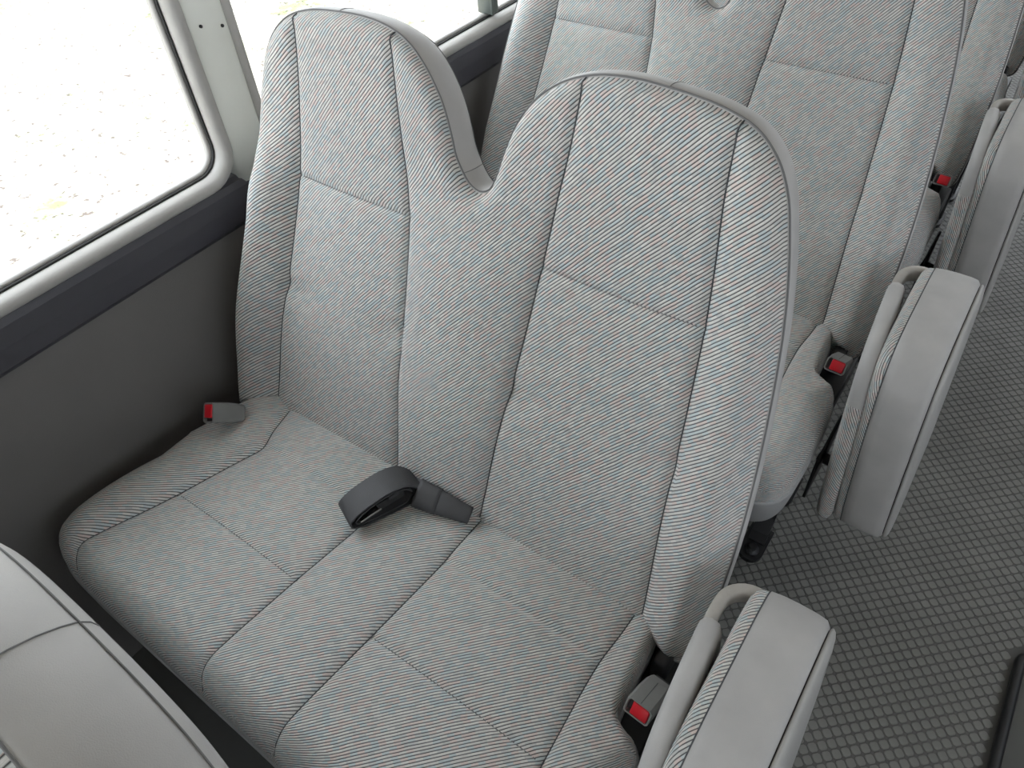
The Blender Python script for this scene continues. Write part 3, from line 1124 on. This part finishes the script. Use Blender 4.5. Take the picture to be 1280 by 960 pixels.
# ================================================================== BELT BUCKLES
def make_buckle(name, label):
    """long axis along local -y (button end), origin at the middle of its underside"""
    r = empty(name, (0, 0, 0), label, 'buckle', 'seat belt buckles')
    prof = [(-0.017, 0.003), (-0.0145, 0), (0.0145, 0), (0.017, 0.003), (0.017, 0.021), (0.0135, 0.025), (-0.0135, 0.025), (-0.017, 0.021)]
    st = [(0.034, 0.72, 0.70), (0.032, 0.80, 0.80), (0.02, 0.92, 0.95), (0.0, 1.0, 1.0), (-0.022, 1.0, 1.0), (-0.0285, 1.0, 0.99)]
    V, Fc = [], []
    n = len(prof)
    for y, sx, sz in st:
        V += [(a*sx, y, b*sz) for a, b in prof]
    for k in range(len(st)-1):
        Fc += [(k*n+j, k*n+(j+1) % n, (k+1)*n+(j+1) % n, (k+1)*n+j) for j in range(n)]
    # recessed mouth at the button end
    b = len(V)
    V += [(a*0.88, -0.0285, 0.0125+(c-0.0125)*0.86) for a, c in prof]
    V += [(a*0.86, -0.020, 0.0125+(c-0.0125)*0.84) for a, c in prof]
    e = (len(st)-1)*n
    Fc += [(e+j, e+(j+1) % n, b+(j+1) % n, b+j) for j in range(n)]
    Fc += [(b+j, b+(j+1) % n, b+n+(j+1) % n, b+n+j) for j in range(n)]
    Fc += [tuple(range(n)), tuple(range(b+n, b+2*n))]
    hs = link('housing', mesh(V, Fc), 'buckle', r, smooth=False)
    link('split_line', box(-0.0004, 0.0004, -0.027, 0.018, 0.0246, 0.0252), 'thread', hs, smooth=False)
    bt = link('release_button', box(-0.0085, 0.0138, -0.0295, -0.019, 0.0030, 0.0220, 0.0015), 'red', r)
    bt['label'] = 'red release button'
    link('slot', box(-0.0140, -0.0092, -0.0235, -0.019, 0.0035, 0.0215), 'black', r, smooth=False)
    link('stalk', sweep([(0, 0.028, 0.012), (0, 0.034, 0.012), (0, 0.041, 0.011)], [(0.010, 0.003), (-0.010, 0.003), (-0.010, -0.003), (0.010, -0.003)]), 'black', r, smooth=False)
    return r
b1 = make_buckle('seat_belt_buckle', 'grey buckle with red button between the lap belt bench and its folded aisle seat')
b1.location = (-0.106, 0.335, 0.424)
b1.rotation_euler = (math.radians(-26), 0, math.radians(-4))
b2 = copy_tree(b1)
b2.location.y += PITCH_Y
b2['label'] = 'grey buckle with red button on the bench behind, next to its folded aisle seat'
b4 = copy_tree(b1)
b4.location.y += PITCH_Y*2
b4['label'] = 'grey buckle two benches behind the black lap belt'
b3 = copy_tree(b1)
my = -Vector((-0.06, -0.73, 0.66)).normalized()
mz = -Vector((0.912, 0.267, 0.309))
mz = (mz-my*mz.dot(my)).normalized()
mx_ = my.cross(mz)
b3.rotation_euler = Matrix((mx_, my, mz)).transposed().to_euler()
b3.location = Vector((-0.910, 0.345, 0.466))-mz*0.012
b3['label'] = 'grey buckle with red button on the wall side of the bench, under the window'

# ================================================================== LAP BELT
lb = empty('lap_belt', (-0.56, 0.36, 0.44), 'black lap belt coiled in a loop with a tapered sleeve, lying in the seat crease', 'seat belt')
def L3(x, y, z):
    return (x+0.56, y-0.36, z-0.44)
ax = np.array([0.92, -0.39, 0.05])          # across the webbing
ax /= np.linalg.norm(ax)
mj = np.array([0.38, 0.90, -0.03])          # along the flattened loop
mj /= np.linalg.norm(mj)
uz = np.cross(ax, mj)
cen = np.array([-0.573, 0.366, 0.4625])
def ribbon(pts2, width, th, c=cen, a_=ax):
    """closed/open webbing ribbon: pts2 in (mj, uz) plane, width along ax"""
    V, Fc = [], []
    P = np.array(pts2, float)
    t = np.gradient(P, axis=0)
    nn = np.stack([-t[:, 1], t[:, 0]], 1)
    nn /= np.linalg.norm(nn, axis=1)[:, None]
    for i in range(len(P)):
        for s, o_ in ((-1, th), (1, th), (1, -th), (-1, -th)):
            p = P[i]+nn[i]*o_
            V.append(c+mj*p[0]+uz*p[1]+a_*(s*width/2)-np.array([-0.56, 0.36, 0.44]))
    n = len(P)
    for i in range(n-1):
        for j in range(4):
            Fc.append((i*4+j, i*4+(j+1) % 4, (i+1)*4+(j+1) % 4, (i+1)*4+j))
    Fc += [(0, 1, 2, 3), tuple(range((n-1)*4, n*4))]
    return mesh(V, Fc)
# loop outline: flattened oval, sharper fold at the near end, tail running into the crease
loop = catmull([(0.070, -0.006), (0.040, -0.019), (0.0, -0.020), (-0.035, -0.018), (-0.053, -0.012), (-0.055, -0.002), (-0.040, 0.010), (-0.010, 0.020), (0.020, 0.024), (0.042, 0.019), (0.055, 0.006), (0.066, -0.010), (0.080, -0.022)], 0.004)
link('webbing_loop', ribbon(loop, 0.047, 0.0011), 'webbing', lb, smooth=False)
inner = catmull([(0.046, -0.004), (0.035, -0.013), (0.0, -0.0155), (-0.040, -0.0125), (-0.047, -0.006), (-0.036, 0.004), (-0.008, 0.014), (0.020, 0.018), (0.038, 0.013), (0.046, 0.002)], 0.004)
link('webbing_inner_turn', ribbon(inner, 0.044, 0.001), 'webbing', lb, smooth=False)
def slab(p0, p1, w_, th):
    """flat bar in the loop from p0 to p1 (mj,uz), width along ax from/to"""
    V = []
    for p in (p0, p1):
        for s in w_:
            for o_ in (-th, th):
                V.append(tuple(cen+mj*p[0]+uz*(p[1]+o_)+ax*s-np.array([-0.56, 0.36, 0.44])))
    return mesh(V, [(0, 1, 3, 2), (4, 5, 7, 6), (0, 1, 5, 4), (2, 3, 7, 6), (0, 2, 6, 4), (1, 3, 7, 5)])
tongue = link('tongue', slab((-0.010, 0.000), (0.034, 0.006), (-0.020, 0.019), 0.007), 'black', lb, smooth=False)
link('tongue_plate', slab((-0.040, -0.006), (-0.006, 0.0012), (-0.012, 0.0242), 0.0018), 'chrome', tongue, smooth=False)
link('tongue_rib', slab((0.010, 0.010), (0.026, 0.013), (-0.02, 0.0215), 0.003), 'webbing', tongue, smooth=False)
# tapered sleeve lying along the crease
def sleeve(pts, w0, w1, h0, h1, nm):
    P = catmull(pts, 0.006)
    return link(nm, sweep(P, lambda t: [(math.copysign(abs(math.cos(a))**0.7, math.cos(a))*(w0+(w1-w0)*t)/2, math.copysign(abs(math.sin(a))**0.8, math.sin(a))*(h0+(h1-h0)*t)/2) for a in [2*math.pi*k/14 for k in range(14)]], up=(0, -0.55, 0.83)), 'webbing', lb)
sleeve([L3(-0.530, 0.404, 0.461), L3(-0.512, 0.407, 0.459), L3(-0.494, 0.411, 0.457)], 0.045, 0.040, 0.017, 0.016, 'sleeve_mouth')
sleeve([L3(-0.496, 0.4105, 0.457), L3(-0.47, 0.415, 0.454), L3(-0.444, 0.422, 0.448)], 0.038, 0.026, 0.015, 0.011, 'sleeve')

# ================================================================== FLOOR PLATE AT THE AISLE
fp = empty('floor_hatch', (0.60, 0.40, 0), 'black floor hatch with a raised rounded rim across the aisle', 'hatch')
def hatch_path(x0, x1, y0, y1, r):
    return [(a-0.60, b-0.40, 0.010) for a, b in rrect(x0, x1, y0, y1, r, 6)]
link('rim', sweep(hatch_path(0.362, 0.98, -0.3, 0.955, 0.03), circle(0.009, 10), closed=True), 'steel', fp)
link('plate', box(-0.235, 0.375, -0.695, 0.55, 0.0005, 0.006), 'floor', fp, smooth=False)
